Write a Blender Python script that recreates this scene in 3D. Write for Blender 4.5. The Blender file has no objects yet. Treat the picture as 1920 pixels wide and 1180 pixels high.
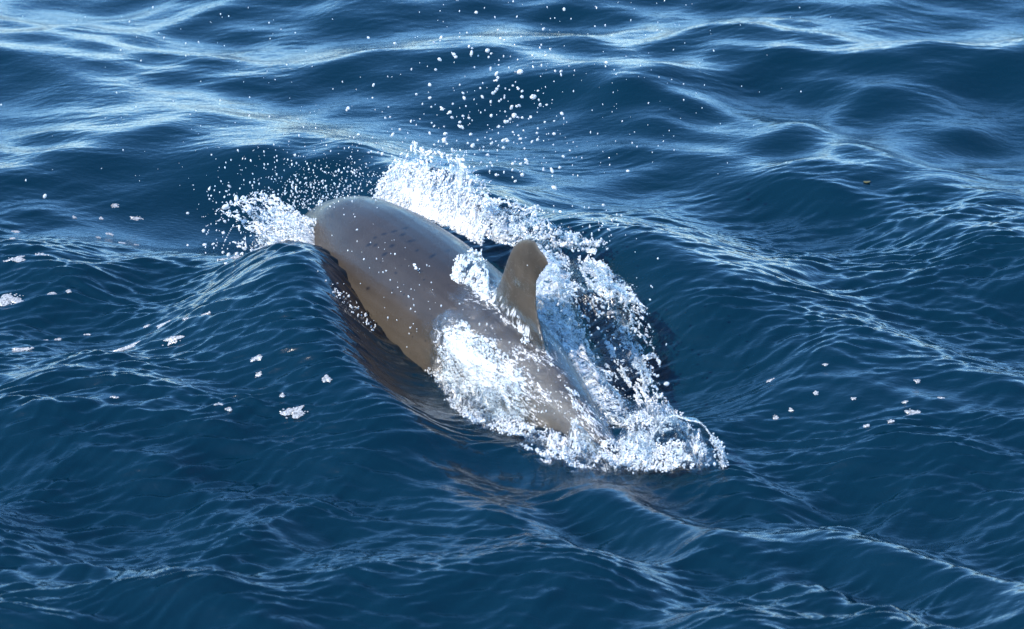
import bpy, bmesh, math, random
import numpy as np
from mathutils import Vector, Matrix, noise as mnoise

random.seed(7)
RNG = np.random.default_rng(11)
SC = bpy.context.scene
COL = SC.collection

# ------------------------------------------------------------------ camera
PITCH = math.radians(21.0); DIST = 15.64; HFOV = math.radians(11.0)
FPX = 960.0 / math.tan(HFOV / 2)
CAM = np.array([0, -DIST * math.cos(PITCH), DIST * math.sin(PITCH)])
UP = np.array([0, math.sin(PITCH), math.cos(PITCH)])
FW = np.array([0, math.cos(PITCH), -math.sin(PITCH)])
cd = bpy.data.cameras.new('camera'); cam = bpy.data.objects.new('camera', cd); COL.objects.link(cam)
cam.location = CAM; cam.rotation_euler = (math.pi / 2 - PITCH, 0, 0)
cd.angle = HFOV; cd.clip_start = 0.1; cd.clip_end = 4000
cd.dof.use_dof = True; cd.dof.focus_distance = 15.6; cd.dof.aperture_fstop = 5.4
SC.camera = cam

# ------------------------------------------------------------------ sky and sun
SUN_EL = math.radians(45); SUN_AZ = math.radians(234)      # azimuth clockwise from +Y: behind the camera, to its left
w = bpy.data.worlds.new('World'); SC.world = w; w.use_nodes = True
nt = w.node_tree; nt.nodes.clear()
sky = nt.nodes.new('ShaderNodeTexSky'); sky.sky_type = 'NISHITA'; sky.sun_disc = False
sky.sun_elevation = SUN_EL; sky.sun_rotation = SUN_AZ
sky.air_density = 0.85; sky.dust_density = 0.05; sky.ozone_density = 6.0
bg = nt.nodes.new('ShaderNodeBackground'); bg.inputs['Strength'].default_value = 0.15
out = nt.nodes.new('ShaderNodeOutputWorld')
hs = nt.nodes.new('ShaderNodeHueSaturation'); hs.inputs['Saturation'].default_value = 1.12; hs.inputs['Hue'].default_value = .494
nt.links.new(sky.outputs[0], hs.inputs['Color']); nt.links.new(hs.outputs[0], bg.inputs[0]); nt.links.new(bg.outputs[0], out.inputs[0])
sl = bpy.data.lights.new('sun', 'SUN'); sl.energy = 2.5; sl.angle = math.radians(0.53); sl.color = (1, 0.93, 0.82)
so = bpy.data.objects.new('sun', sl); COL.objects.link(so)
sd = Vector((math.sin(SUN_AZ) * math.cos(SUN_EL), math.cos(SUN_AZ) * math.cos(SUN_EL), math.sin(SUN_EL)))
so.rotation_euler = sd.to_track_quat('Z', 'Y').to_euler(); so.location = (-4, -6, 8)
SC.view_settings.view_transform = 'Standard'; SC.view_settings.look = 'None'
SC.view_settings.exposure = 1.75; SC.view_settings.gamma = 1
SC.cycles.max_bounces = 8; SC.cycles.transparent_max_bounces = 24
SC.cycles.caustics_reflective = False; SC.cycles.caustics_refractive = False
SC.cycles.sample_clamp_indirect = 4
try: SC.cycles.use_denoising = True
except Exception: pass

# ------------------------------------------------------------------ helpers
def ground(px, py, z=0.0):
    """where the sight line through a photo point (1920 px wide) meets height z"""
    d = np.array([(px - 960) / FPX, 0, 0]) + UP * (590 - py) / FPX + FW
    return CAM + d * ((z - CAM[2]) / d[2])
def tag(o, label=None, cat=None, group=None, kind=None):
    if label: o['label'] = label
    if cat: o['category'] = cat
    if group: o['group'] = group
    if kind: o['kind'] = kind
    return o
def link(name, me, mat=None, parent=None):
    o = bpy.data.objects.new(name, me); COL.objects.link(o)
    if mat is not None: me.materials.clear(); me.materials.append(mat)
    if parent: o.parent = parent
    return o
def fast_mesh(name, V, Fq, smooth=True):
    """V (n,3), Fq (m,k) arrays"""
    me = bpy.data.meshes.new(name); V = np.asarray(V, np.float32); Fq = np.asarray(Fq, np.int32)
    k = Fq.shape[1]
    me.vertices.add(len(V)); me.vertices.foreach_set('co', V.ravel())
    me.loops.add(Fq.size); me.loops.foreach_set('vertex_index', Fq.ravel())
    me.polygons.add(len(Fq)); me.polygons.foreach_set('loop_start', np.arange(0, Fq.size, k, dtype=np.int32))
    me.update(calc_edges=True); me.validate()
    if smooth: me.polygons.foreach_set('use_smooth', np.ones(len(me.polygons), bool))
    return me
def sstep(a, b, x):
    t = np.clip((np.asarray(x) - a) / (b - a), 0, 1); return t * t * (3 - 2 * t)
def vnoise(X, Y, seed):
    """smooth value noise, about -1..1, cell 1"""
    r = np.random.default_rng(seed).uniform(-1, 1, (64, 64))
    xi = np.floor(X).astype(int); yi = np.floor(Y).astype(int); fx = X - xi; fy = Y - yi
    fx = fx * fx * (3 - 2 * fx); fy = fy * fy * (3 - 2 * fy)
    a = r[xi % 64, yi % 64]; b = r[(xi + 1) % 64, yi % 64]; c = r[xi % 64, (yi + 1) % 64]; d = r[(xi + 1) % 64, (yi + 1) % 64]
    return (a * (1 - fx) + b * fx) * (1 - fy) + (c * (1 - fx) + d * fx) * fy
def fnoise(X, Y, seed, octs=3):
    s = 0; a = 1; n = 0
    for i in range(octs):
        s = s + a * vnoise(X * 2 ** i + 13.7 * i, Y * 2 ** i + 7.1 * i, seed + i); n += a; a *= .55
    return s / n * 1.4

# ------------------------------------------------------------------ materials
def new_mat(name):
    m = bpy.data.materials.new(name); m.use_nodes = True; m.node_tree.nodes.clear()
    return m, m.node_tree.nodes, m.node_tree.links
def mat_sea():
    m, N, L = new_mat('sea_water')
    o = N.new('ShaderNodeOutputMaterial'); p = N.new('ShaderNodeBsdfPrincipled')
    p.inputs['Base Color'].default_value = (0.0004, 0.0105, 0.0200, 1)
    p.inputs['Roughness'].default_value = 0.09; p.inputs['IOR'].default_value = 1.335
    tc = N.new('ShaderNodeTexCoord'); mp = N.new('ShaderNodeMapping'); mp.inputs['Scale'].default_value = (1, 1.9, 1)
    n1 = N.new('ShaderNodeTexNoise'); n1.inputs['Scale'].default_value = 38; n1.inputs['Detail'].default_value = 3; n1.inputs['Distortion'].default_value = .4
    b = N.new('ShaderNodeBump'); b.inputs['Strength'].default_value = .40; b.inputs['Distance'].default_value = .004
    L.new(tc.outputs['Object'], mp.inputs[0]); L.new(mp.outputs[0], n1.inputs['Vector']); L.new(n1.outputs['Fac'], b.inputs['Height'])
    L.new(b.outputs[0], p.inputs['Normal']); L.new(p.outputs[0], o.inputs[0])
    return m
def water_nodes(N, L, tint=(.93, .97, .99), bump=None):
    """thin clear water: see-through, mirror-like at grazing angles"""
    tr = N.new('ShaderNodeBsdfTransparent'); tr.inputs[0].default_value = (*tint, 1)
    gl = N.new('ShaderNodeBsdfGlossy'); gl.inputs['Roughness'].default_value = .16
    lw = N.new('ShaderNodeLayerWeight'); lw.inputs[0].default_value = .5
    pw = N.new('ShaderNodeMath'); pw.operation = 'POWER'; pw.inputs[1].default_value = 3.6; L.new(lw.outputs['Facing'], pw.inputs[0])
    ma = N.new('ShaderNodeMath'); ma.operation = 'MULTIPLY_ADD'; ma.inputs[1].default_value = .6; ma.inputs[2].default_value = .04; L.new(pw.outputs[0], ma.inputs[0])
    if bump: L.new(bump, gl.inputs['Normal']); L.new(bump, lw.inputs['Normal'])
    mx = N.new('ShaderNodeMixShader'); L.new(ma.outputs[0], mx.inputs[0]); L.new(tr.outputs[0], mx.inputs[1]); L.new(gl.outputs[0], mx.inputs[2]); return mx.outputs[0]
def white_nodes(N, L, col=.86, bump=None, thru=.36):
    """aerated water: light enters, scatters and leaves on both sides"""
    d = N.new('ShaderNodeBsdfDiffuse'); d.inputs[0].default_value = (col, col, col, 1); t = N.new('ShaderNodeBsdfTranslucent'); t.inputs[0].default_value = (col, col, col, 1)
    g = N.new('ShaderNodeBsdfGlossy'); g.inputs['Roughness'].default_value = .18
    m1 = N.new('ShaderNodeMixShader'); m1.inputs[0].default_value = thru; L.new(d.outputs[0], m1.inputs[1]); L.new(t.outputs[0], m1.inputs[2])
    m2 = N.new('ShaderNodeMixShader'); m2.inputs[0].default_value = .07; L.new(m1.outputs[0], m2.inputs[1]); L.new(g.outputs[0], m2.inputs[2])
    if bump:
        for q in (d, t, g): L.new(bump, q.inputs['Normal'])
    return m2.outputs[0]
def mat_foam(name, clear=.35, scale=60, col=.82):
    """aerated water: white froth broken by thin clear water"""
    m, N, L = new_mat(name); o = N.new('ShaderNodeOutputMaterial'); tc = N.new('ShaderNodeTexCoord')
    n3 = N.new('ShaderNodeTexNoise'); n3.inputs['Scale'].default_value = 190; n3.inputs['Detail'].default_value = 3
    bp = N.new('ShaderNodeBump'); bp.inputs['Strength'].default_value = .6; bp.inputs['Distance'].default_value = .003
    L.new(tc.outputs['Object'], n3.inputs['Vector']); L.new(n3.outputs['Fac'], bp.inputs['Height'])
    n1 = N.new('ShaderNodeTexNoise'); n1.inputs['Scale'].default_value = scale; n1.inputs['Detail'].default_value = 4
    rp = N.new('ShaderNodeMapRange'); rp.inputs[1].default_value = .5 - .16; rp.inputs[2].default_value = .5 + .12
    rp.inputs[3].default_value = min(1, clear * 2); rp.inputs[4].default_value = clear * .35
    L.new(tc.outputs['Object'], n1.inputs['Vector']); L.new(n1.outputs['Fac'], rp.inputs[0])
    mm = N.new('ShaderNodeMixShader'); L.new(rp.outputs[0], mm.inputs[0]); L.new(white_nodes(N, L, col, bp.outputs[0]), mm.inputs[1]); L.new(water_nodes(N, L, bump=bp.outputs[0]), mm.inputs[2])
    L.new(mm.outputs[0], o.inputs[0]); return m
def mat_veil(name, su=70, sv=14, top=.9, lo=1.02, hi=1.42):
    """thrown sheet: streaks of white in clear water; 'flow' holds across / along the throw in metres and how aerated the sheet is"""
    m, N, L = new_mat(name); o = N.new('ShaderNodeOutputMaterial')
    at_ = N.new('ShaderNodeAttribute'); at_.attribute_name = 'flow'; sx = N.new('ShaderNodeSeparateXYZ'); L.new(at_.outputs['Vector'], sx.inputs[0])
    cx = N.new('ShaderNodeCombineXYZ'); L.new(sx.outputs[0], cx.inputs[0]); L.new(sx.outputs[1], cx.inputs[1])
    def nz(a, b, det, dist):
        mp = N.new('ShaderNodeMapping'); mp.inputs['Scale'].default_value = (a, b, 1); L.new(cx.outputs[0], mp.inputs[0])
        n = N.new('ShaderNodeTexNoise'); n.inputs['Scale'].default_value = 1; n.inputs['Detail'].default_value = det; n.inputs['Distortion'].default_value = dist; L.new(mp.outputs[0], n.inputs['Vector']); return n.outputs['Fac']
    a = nz(su, sv, 5, .8); b = nz(su * 2.6, sv * 5, 4, .3)
    ad = N.new('ShaderNodeMath'); ad.operation = 'MULTIPLY_ADD'; ad.inputs[1].default_value = .55; L.new(b, ad.inputs[0]); L.new(a, ad.inputs[2])
    a2 = N.new('ShaderNodeMath'); a2.operation = 'ADD'; L.new(ad.outputs[0], a2.inputs[0]); L.new(sx.outputs[2], a2.inputs[1])
    rp = N.new('ShaderNodeMapRange'); rp.inputs[1].default_value = lo; rp.inputs[2].default_value = hi; rp.inputs[3].default_value = 0; rp.inputs[4].default_value = top; L.new(a2.outputs[0], rp.inputs[0])
    bp = N.new('ShaderNodeBump'); bp.inputs['Strength'].default_value = .7; bp.inputs['Distance'].default_value = .006; L.new(ad.outputs[0], bp.inputs['Height'])
    mm = N.new('ShaderNodeMixShader'); L.new(rp.outputs[0], mm.inputs[0]); L.new(water_nodes(N, L, bump=bp.outputs[0]), mm.inputs[1]); L.new(white_nodes(N, L, .9, bp.outputs[0], .36), mm.inputs[2])
    fd = N.new('ShaderNodeMapRange'); fd.inputs[1].default_value = -.12; fd.inputs[2].default_value = .12; L.new(sx.outputs[2], fd.inputs[0])     # the film thins out to nothing
    t0 = N.new('ShaderNodeBsdfTransparent'); mf = N.new('ShaderNodeMixShader'); L.new(fd.outputs[0], mf.inputs[0]); L.new(t0.outputs[0], mf.inputs[1]); L.new(mm.outputs[0], mf.inputs[2])
    L.new(mf.outputs[0], o.inputs[0]); return m
def mat_clear():
    m, N, L = new_mat('clear_water_film'); o = N.new('ShaderNodeOutputMaterial'); L.new(water_nodes(N, L, (.96, .985, .99)), o.inputs[0]); return m
def mat_skin():
    m, N, L = new_mat('wet_dolphin_skin')
    o = N.new('ShaderNodeOutputMaterial'); p = N.new('ShaderNodeBsdfPrincipled')
    at = N.new('ShaderNodeAttribute'); at.attribute_name = 'skin'
    tc = N.new('ShaderNodeTexCoord'); n1 = N.new('ShaderNodeTexNoise'); n1.inputs['Scale'].default_value = 9; n1.inputs['Detail'].default_value = 6
    mxc = N.new('ShaderNodeMix'); mxc.data_type = 'RGBA'; mxc.blend_type = 'MULTIPLY'; mxc.inputs[0].default_value = 1
    rp = N.new('ShaderNodeMapRange'); rp.inputs[1].default_value = .3; rp.inputs[2].default_value = .7; rp.inputs[3].default_value = .86; rp.inputs[4].default_value = 1.1
    L.new(tc.outputs['Object'], n1.inputs['Vector']); L.new(n1.outputs['Fac'], rp.inputs[0])
    L.new(at.outputs['Color'], mxc.inputs[6]); L.new(rp.outputs[0], mxc.inputs[7]); L.new(mxc.outputs[2], p.inputs['Base Color'])
    p.inputs['Roughness'].default_value = .48; p.inputs['IOR'].default_value = 1.3
    p.inputs['Coat Weight'].default_value = .36; p.inputs['Coat Roughness'].default_value = .26; p.inputs['Coat IOR'].default_value = 1.33
    mp = N.new('ShaderNodeMapping'); mp.inputs['Scale'].default_value = (1, .35, 1); mp.inputs['Rotation'].default_value = (0, 0, math.radians(-35))
    n2 = N.new('ShaderNodeTexNoise'); n2.inputs['Scale'].default_value = 70; n2.inputs['Detail'].default_value = 3; n2.inputs['Distortion'].default_value = .6
    b = N.new('ShaderNodeBump'); b.inputs['Strength'].default_value = .25; b.inputs['Distance'].default_value = .004
    L.new(tc.outputs['Object'], mp.inputs[0]); L.new(mp.outputs[0], n2.inputs['Vector']); L.new(n2.outputs['Fac'], b.inputs['Height'])
    L.new(b.outputs[0], p.inputs['Coat Normal'])
    n4 = N.new('ShaderNodeTexNoise'); n4.inputs['Scale'].default_value = 1; n4.inputs['Detail'].default_value = 6; n4.inputs['Distortion'].default_value = 1.2
    mp2 = N.new('ShaderNodeMapping'); mp2.inputs['Scale'].default_value = (26, 9, 26); mp2.inputs['Rotation'].default_value = (0, 0, math.radians(-31)); L.new(tc.outputs['Object'], mp2.inputs[0]); L.new(mp2.outputs[0], n4.inputs['Vector'])
    rr = N.new('ShaderNodeMapRange'); rr.inputs[1].default_value = .35; rr.inputs[2].default_value = .65; rr.inputs[3].default_value = .05; rr.inputs[4].default_value = .34; L.new(n4.outputs['Fac'], rr.inputs[0]); L.new(rr.outputs[0], p.inputs['Coat Roughness'])
    n5 = N.new('ShaderNodeTexNoise'); n5.inputs['Scale'].default_value = 130; n5.inputs['Detail'].default_value = 3; L.new(mp.outputs[0], n5.inputs['Vector'])
    b2 = N.new('ShaderNodeBump'); b2.inputs['Strength'].default_value = .16; b2.inputs['Distance'].default_value = .003; L.new(n5.outputs['Fac'], b2.inputs['Height']); L.new(b2.outputs[0], p.inputs['Normal'])
    L.new(p.outputs[0], o.inputs[0]); return m
def mat_plain(name, col, rough=.6):
    m, N, L = new_mat(name)
    o = N.new('ShaderNodeOutputMaterial'); p = N.new('ShaderNodeBsdfPrincipled'); p.inputs['Roughness'].default_value = rough
    tc = N.new('ShaderNodeTexCoord'); n = N.new('ShaderNodeTexNoise'); n.inputs['Scale'].default_value = 90
    r = N.new('ShaderNodeValToRGB'); r.color_ramp.elements[0].color = (*[c * .6 for c in col], 1); r.color_ramp.elements[1].color = (*col, 1)
    L.new(tc.outputs['Object'], n.inputs['Vector']); L.new(n.outputs['Fac'], r.inputs[0]); L.new(r.outputs[0], p.inputs['Base Color']); L.new(p.outputs[0], o.inputs[0]); return m
M_SEA = mat_sea(); M_FOAM = mat_foam('splash_water', .33, 70); M_FROTH = mat_foam('froth', .38, 170, .6); M_VEIL = mat_veil('thrown_sheet'); M_RUN = mat_veil('running_water', 100, 62, .92, 1.06, 1.28); M_DROP = mat_foam('droplet_water', .26, 140)  # droplet_water: white body colour stands in for sun glints on the drops
M_FILM = mat_foam('thin_splash_film', .45, 55); M_CLEAR = mat_clear(); M_SKIN = mat_skin()

# ------------------------------------------------------------------ the sea
T0 = np.array([.251, -.989]); HEAD = math.radians(29.5); ST = 1.16
A = np.array([-math.sin(HEAD), math.cos(HEAD)]); B = np.array([math.cos(HEAD), math.sin(HEAD)])   # along / right of the dolphin
def wake_grid():
    gx = np.arange(-3.2, 3.21, .02); gy = np.arange(-4.4, 4.6, .02)
    X, Y = np.meshgrid(gx, gy, indexing='ij'); Z = np.zeros_like(X)
    def ridge(pts, back, near, zref=.03):
        """crest along photo points (x, y, height); back / near = half widths away from and towards the camera (or left/right of the run)"""
        nonlocal Z
        g = np.array([[*ground(p[0], p[1], zref)[:2], p[2]] for p in pts])
        seg = np.concatenate([[0], np.cumsum(np.hypot(np.diff(g[:, 0]), np.diff(g[:, 1])))])
        s = np.linspace(0, seg[-1], 90); q = np.stack([np.interp(s, seg, g[:, i]) for i in range(3)], 1)
        for i in range(2):                                   # round the corners
            k = np.ones(9) / 9; q[:, i] = np.convolve(np.pad(q[:, i], 4, mode='reflect', reflect_type='odd'), k, 'valid')
        best = np.full(X.shape, 1e9); amp = np.zeros(X.shape); side = np.zeros(X.shape)
        tx = np.gradient(q[:, 0]); ty = np.gradient(q[:, 1])
        for j in range(len(q)):
            dx = X - q[j, 0]; dy = Y - q[j, 1]; d = dx * dx + dy * dy; m = d < best
            best = np.where(m, d, best); amp = np.where(m, q[j, 2], amp); side = np.where(m, tx[j] * dy - ty[j] * dx, side)
        d = np.sqrt(best); wd = np.where(side > 0, back, near)   # runs left to right: left side of the run = away from the camera
        Z += amp * np.exp(-(d / wd) ** 2)
    # waves behind
    ridge([(-120, 140, .03), (60, 122, .03), (140, 132, .03), (230, 178, .025), (320, 186, .02), (450, 188, .015), (540, 215, .01), (640, 260, .0)], .40, .45)
    ridge([(-120, 350, .06), (60, 345, .06), (150, 325, .055), (220, 295, .05), (330, 290, .045), (520, 280, .04), (700, 290, .02)], .30, .55)
    ridge([(1220, 118, .0), (1330, 98, .06), (1420, 85, .07), (1600, 100, .07), (1800, 120, .06), (2000, 110, .05)], .22, .40)
    ridge([(1000, 190, .02), (1120, 170, .06), (1250, 182, .06), (1400, 200, .0)], .22, .30)
    ridge([(1540, 215, .0), (1620, 196, .05), (1720, 198, .05), (1840, 232, .04), (1900, 240, .0)], .15, .20)
    # raised water on the left of the dolphin, its shoulder running out to the left
    ridge([(-160, 730, .05), (120, 715, .055), (330, 670, .07), (450, 620, .09), (540, 555, .13), (612, 488, .085)], .20, .45, .06)
    ridge([(575, 530, .07), (578, 600, .165), (620, 700, .15), (700, 785, .10), (810, 860, .075), (960, 940, .05), (1130, 1010, .02)], .14, .26, .08)
    # far wall of the hollow on the right
    ridge([(960, 440, .05), (1040, 462, .12), (1120, 488, .14), (1210, 525, .15), (1320, 580, .14), (1430, 605, .11), (1580, 615, .09), (1760, 590, .08), (2000, 540, .07)], .60, .24, .08)
    # wake lines running out to the lower right
    ridge([(1300, 845, .02), (1400, 900, .06), (1500, 960, .06), (1620, 1020, .055), (1780, 1090, .05), (2000, 1160, .045)], .10, .14)
    ridge([(1180, 930, .01), (1300, 985, .03), (1450, 1050, .035), (1600, 1120, .03), (1750, 1190, .03)], .09, .12)
    ridge([(300, 1000, .0), (420, 960, .03), (600, 985, .035), (760, 1030, .03), (980, 1090, .03), (1200, 1100, .0)], .14, .22)
    ridge([(-120, 870, .02), (60, 850, .04), (180, 835, .045), (330, 872, .035), (500, 905, .0)], .24, .20)
    ridge([(-120, 1030, .03), (100, 975, .04), (330, 925, .045), (440, 950, .02), (560, 1000, .0)], .22, .18)
    ridge([(300, 1120, .0), (450, 1075, .035), (640, 1075, .04), (820, 1130, .02), (980, 1170, .0)], .20, .18)
    ridge([(1450, 800, .0), (1600, 760, .04), (1800, 720, .045), (2000, 690, .04)], .26, .20)
    Z += .13 * np.exp(-((Y + 2.45 + .12 * np.sin(X * 1.3)) / .95) ** 2) * np.exp(-(X / 2.6) ** 4)      # swell added below the view, its back tilted to mirror more sky
    # hollow the body lies in
    t = ((X - T0[0]) * A[0] + (Y - T0[1]) * A[1]) / ST; n = (X - T0[0]) * B[0] + (Y - T0[1]) * B[1]
    Z -= .07 * np.exp(-((n - .12) / .28) ** 2) * sstep(-.05, .40, t) * (1 - sstep(.75, 1.2, t))
    Z -= .05 * np.exp(-((n - .38) / .22) ** 2) * sstep(-.2, .2, t) * (1 - sstep(.7, 1.1, t))
    k = np.hanning(9); k /= k.sum()                          # no creases where two stretches of a crest meet
    for ax in (0, 1): Z = np.apply_along_axis(lambda v: np.convolve(np.pad(v, 4, mode='edge'), k, 'valid'), ax, Z)
    return gx, gy, Z
GX, GY, WZ = wake_grid()
def wake(X, Y):
    fx = (X - GX[0]) / .02; fy = (Y - GY[0]) / .02
    ins = (fx > 0) & (fy > 0) & (fx < len(GX) - 2) & (fy < len(GY) - 2)
    fx = np.clip(fx, 0, len(GX) - 2.001); fy = np.clip(fy, 0, len(GY) - 2.001)
    i = fx.astype(int); j = fy.astype(int); u = fx - i; v = fy - j
    e = np.minimum(np.minimum(fx, len(GX) - 2 - fx), np.minimum(fy, len(GY) - 2 - fy)) * .02
    return sstep(0, .5, e) * ((WZ[i, j] * (1 - u) + WZ[i + 1, j] * u) * (1 - v) + (WZ[i, j + 1] * (1 - u) + WZ[i + 1, j + 1] * u) * v) * ins
def make_waves():
    r = np.random.default_rng(5); out = []
    for i in range(60):                                      # chop
        lam = .20 * (1.5 / .20) ** r.random(); th = math.radians(r.normal(-96, 34)); k = 2 * math.pi / lam
        out.append((k * math.cos(th), k * math.sin(th), .050 * r.uniform(.5, 1.2) / k, r.uniform(0, 6.28), lam))
    for i in range(14):                                      # long swell
        lam = 2 * (9 / 2) ** r.random(); th = math.radians(r.normal(-80, 25)); k = 2 * math.pi / lam
        out.append((k * math.cos(th), k * math.sin(th), .02 * r.uniform(.5, 1) / k, r.uniform(0, 6.28), lam))
    return out
WAVES = make_waves()
def make_ripples():
    r = np.random.default_rng(9); out = []
    for i in range(44):
        lam = .022 * (.11 / .022) ** r.random(); th = math.radians(r.normal(100, 18)); k = 2 * math.pi / lam
        out.append((k * math.cos(th), k * math.sin(th), .082 * r.uniform(.5, 1.1) / k, r.uniform(0, 6.28), lam))
    return out
RIPPLES = make_ripples()
SLK = [ground(1120, 930), ground(1980, 1150)]
def slick(X, Y):
    """1 along the smooth slick the dolphin has left behind it, running out to the lower right"""
    a, b = SLK[0][:2], SLK[1][:2]; d = b - a; L_ = math.hypot(*d); d = d / L_; s = (X - a[0]) * d[0] + (Y - a[1]) * d[1]; n = -(X - a[0]) * d[1] + (Y - a[1]) * d[0]
    n = n + .05 * np.sin(s * 5); return np.exp(-(n / (.10 + .05 * np.clip(s, 0, 2))) ** 2) * sstep(-.3, .1, s)
def sea(X, Y, spacing=None, rip=True):
    """position of the water surface over grid point X, Y"""
    X = np.asarray(X, float); Y = np.asarray(Y, float)
    Z = wake(X, Y); DX = np.zeros_like(X); DY = np.zeros_like(X)
    near = np.exp(-(((X - T0[0] + .3) / .9) ** 2 + ((Y + .25) / 1.0) ** 2) ** 1.5)     # the dolphin has flattened the chop round it
    wk = slick(X, Y); calm = (1 - .22 * sstep(.7, 1.6, Y)) * (1 - .5 * wk) * (1 - .65 * near) * (1 - .35 * np.exp(-((X + 1.1) / .8) ** 2 - ((Y - 1.7) / .9) ** 2)) * (1 + .45 * (1 - sstep(-1.3, -.6, Y)))
    for kx, ky, a, ph, lam in WAVES:
        q = kx * X + ky * Y + ph; s = a * calm
        if spacing is not None: s = s * (1 - sstep(.12, .3, spacing / lam))
        Z = Z + s * np.cos(q); k = math.hypot(kx, ky)
        DX = DX - .65 * s * kx / k * np.sin(q); DY = DY - .65 * s * ky / k * np.sin(q)
    if rip:
        wx = X + .05 * fnoise(X * 2.6, Y * 2.6, 40) ; wy = Y + .09 * fnoise(X * 1.8, Y * 2.2, 50)
        pm = fnoise(X * 1.1 + 5, Y * 1.4, 60)
        mask = .45 + .65 * sstep(-.35, .45, pm)
        mask = np.maximum(mask, .75 * (1 - sstep(-1.0, -.3, Y))) * (1 + .2 * (1 - sstep(-1.3, -.6, Y)))
        mask = mask * (1 - .86 * sstep(.4, 1.5, Y)) * (1 - .7 * wk)          # smoother further out
        mask = mask * (1 - .75 * np.exp(-((X + 1.1) / .65) ** 2 - ((Y - .75) / .55) ** 2)) * (1 - .7 * np.exp(-((X - .45) / .35) ** 2 - ((Y - .05) / .35) ** 2)) * (1 - .6 * np.exp(-((X - .6) / .7) ** 2 - ((Y - 1.0) / .4) ** 2))
        R = np.zeros_like(X)
        for kx, ky, a, ph, lam in RIPPLES:
            s = a
            if spacing is not None: s = s * (1 - sstep(.2, .4, spacing / lam))
            R = R + s * np.sin(kx * wx + ky * wy + ph)
        Z = Z + R * mask
    return X + DX, Y + DY, Z
def sea_at(x, y):
    """height of the water at world x, y"""
    x = np.atleast_1d(np.asarray(x, float)); y = np.atleast_1d(np.asarray(y, float)); u = x.copy(); v = y.copy()
    for _ in range(2):
        a, b, z = sea(u, v); u += x - a; v += y - b
    return z
def on_sea(px, py):
    """photo point -> point on the water surface"""
    z = 0.0
    for _ in range(6):
        g = ground(px, py, z); z = .35 * z + .65 * float(sea_at(g[0], g[1])[0])
    return ground(px, py, z)
def axis(lo, hi, step, far, grow=1.16):
    a = list(np.arange(lo, hi + step / 2, step)); s = step
    while a[-1] < far: s *= grow; a.append(a[-1] + s)
    s = step; h = []
    v = lo
    while v > -far: s *= grow; v -= s; h.append(v)
    return np.array(h[::-1] + a)
def build_sea():
    ax = axis(-1.9, 1.9, .0075, 900); ay = axis(-2.35, 3.2, .0054, 900)
    X, Y = np.meshgrid(ax, ay, indexing='ij')
    sp = np.maximum(np.gradient(ax)[:, None] * .6, np.gradient(ay)[None, :]) + 0 * X
    PX, PY, PZ = sea(X, Y, sp)
    V = np.stack([PX, PY, PZ], -1).reshape(-1, 3); nx, ny = X.shape
    i = (np.arange(nx - 1)[:, None] * ny + np.arange(ny - 1)[None, :]).ravel()
    me = fast_mesh('sea', V, np.stack([i, i + ny, i + ny + 1, i + 1], 1))
    tag(link('sea', me, M_SEA), 'deep blue open sea broken by chop and ripples', None, None, 'structure')
build_sea()

# ------------------------------------------------------------------ the dolphin
# t: metres along the body from where the tail stock enters the water (0) to the beak (about 1.75)
PROF = np.array([  # t, back height, half height, half width
    (-.50, -.40, .022, .020), (-.30, -.27, .040, .026), (-.10, -.075, .075, .042), (.0, .0, .090, .055), (.15, .085, .118, .085), (.31, .155, .150, .125),
    (.50, .212, .182, .168), (.70, .245, .207, .200), (.90, .262, .220, .215), (1.10, .268, .218, .202), (1.27, .250, .200, .166),
    (1.40, .190, .166, .132), (1.50, .100, .122, .102), (1.56, .01, .075, .075), (1.62, -.06, .038, .045), (1.72, -.13, .028, .034), (1.78, -.175, .018, .022)]) * np.array([ST, 1, 1, 1]) + np.array([0, .018, 0, 0])
def body_pt(t, ang):
    zt, h, wd = [np.interp(t, PROF[:, 0], PROF[:, i]) for i in (1, 2, 3)]
    return t, zt, h, wd
def smooth_prof(n):
    t = np.linspace(PROF[0, 0], PROF[-1, 0], n); q = [np.interp(t, PROF[:, 0], PROF[:, i]) for i in (1, 2, 3)]
    k = np.hanning(13); k /= k.sum()
    q = [np.convolve(np.pad(a, 6, mode='reflect', reflect_type='odd'), k, 'valid') for a in q]
    return t, q[0], np.maximum(q[1], .008), np.maximum(q[2], .008)
BT, BZ, BH, BW = smooth_prof(140)
def w3(t, n, z):
    p = T0 + A * t + B * n; return (p[0], p[1], z)
def fin_loft(V, F, rows, nseg=14):
    """rows: (leading point, trailing point, half thickness) each point (t, n, z); adds a closed streamlined blade"""
    base = len(V); R = len(rows)
    for (a, b, th) in rows:
        a = np.array(a); b = np.array(b)
        for k in range(nseg):
            u = k / nseg * 2 * math.pi; c = (1 - math.cos(u)) / 2; p = a + (b - a) * c
            y = th * 1.6 * (math.sqrt(max(c, 0)) * (1 - c) ** .8 + .02) * (1 if u < math.pi else -1)
            V.append((p, y))
    for i in range(R - 1):
        for k in range(nseg):
            F.append((base + i * nseg + k, base + i * nseg + (k + 1) % nseg, base + (i + 1) * nseg + (k + 1) % nseg, base + (i + 1) * nseg + k))
    F.append(tuple(base + k for k in range(nseg))[::-1]); F.append(tuple(base + (R - 1) * nseg + k for k in range(nseg)))
FIN = [  # z above back, leading t, trailing t, half thickness
    (-.06, .69, .30, .036), (.0, .635, .330, .031), (.05, .585, .362, .024), (.10, .560, .375, .018), (.15, .536, .368, .014), (.180, .518, .344, .012),
    (.200, .500, .322, .010), (.216, .481, .308, .0085), (.229, .458, .310, .007), (.238, .434, .324, .0055), (.244, .410, .344, .004), (.247, .390, .362, .003)]
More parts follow.
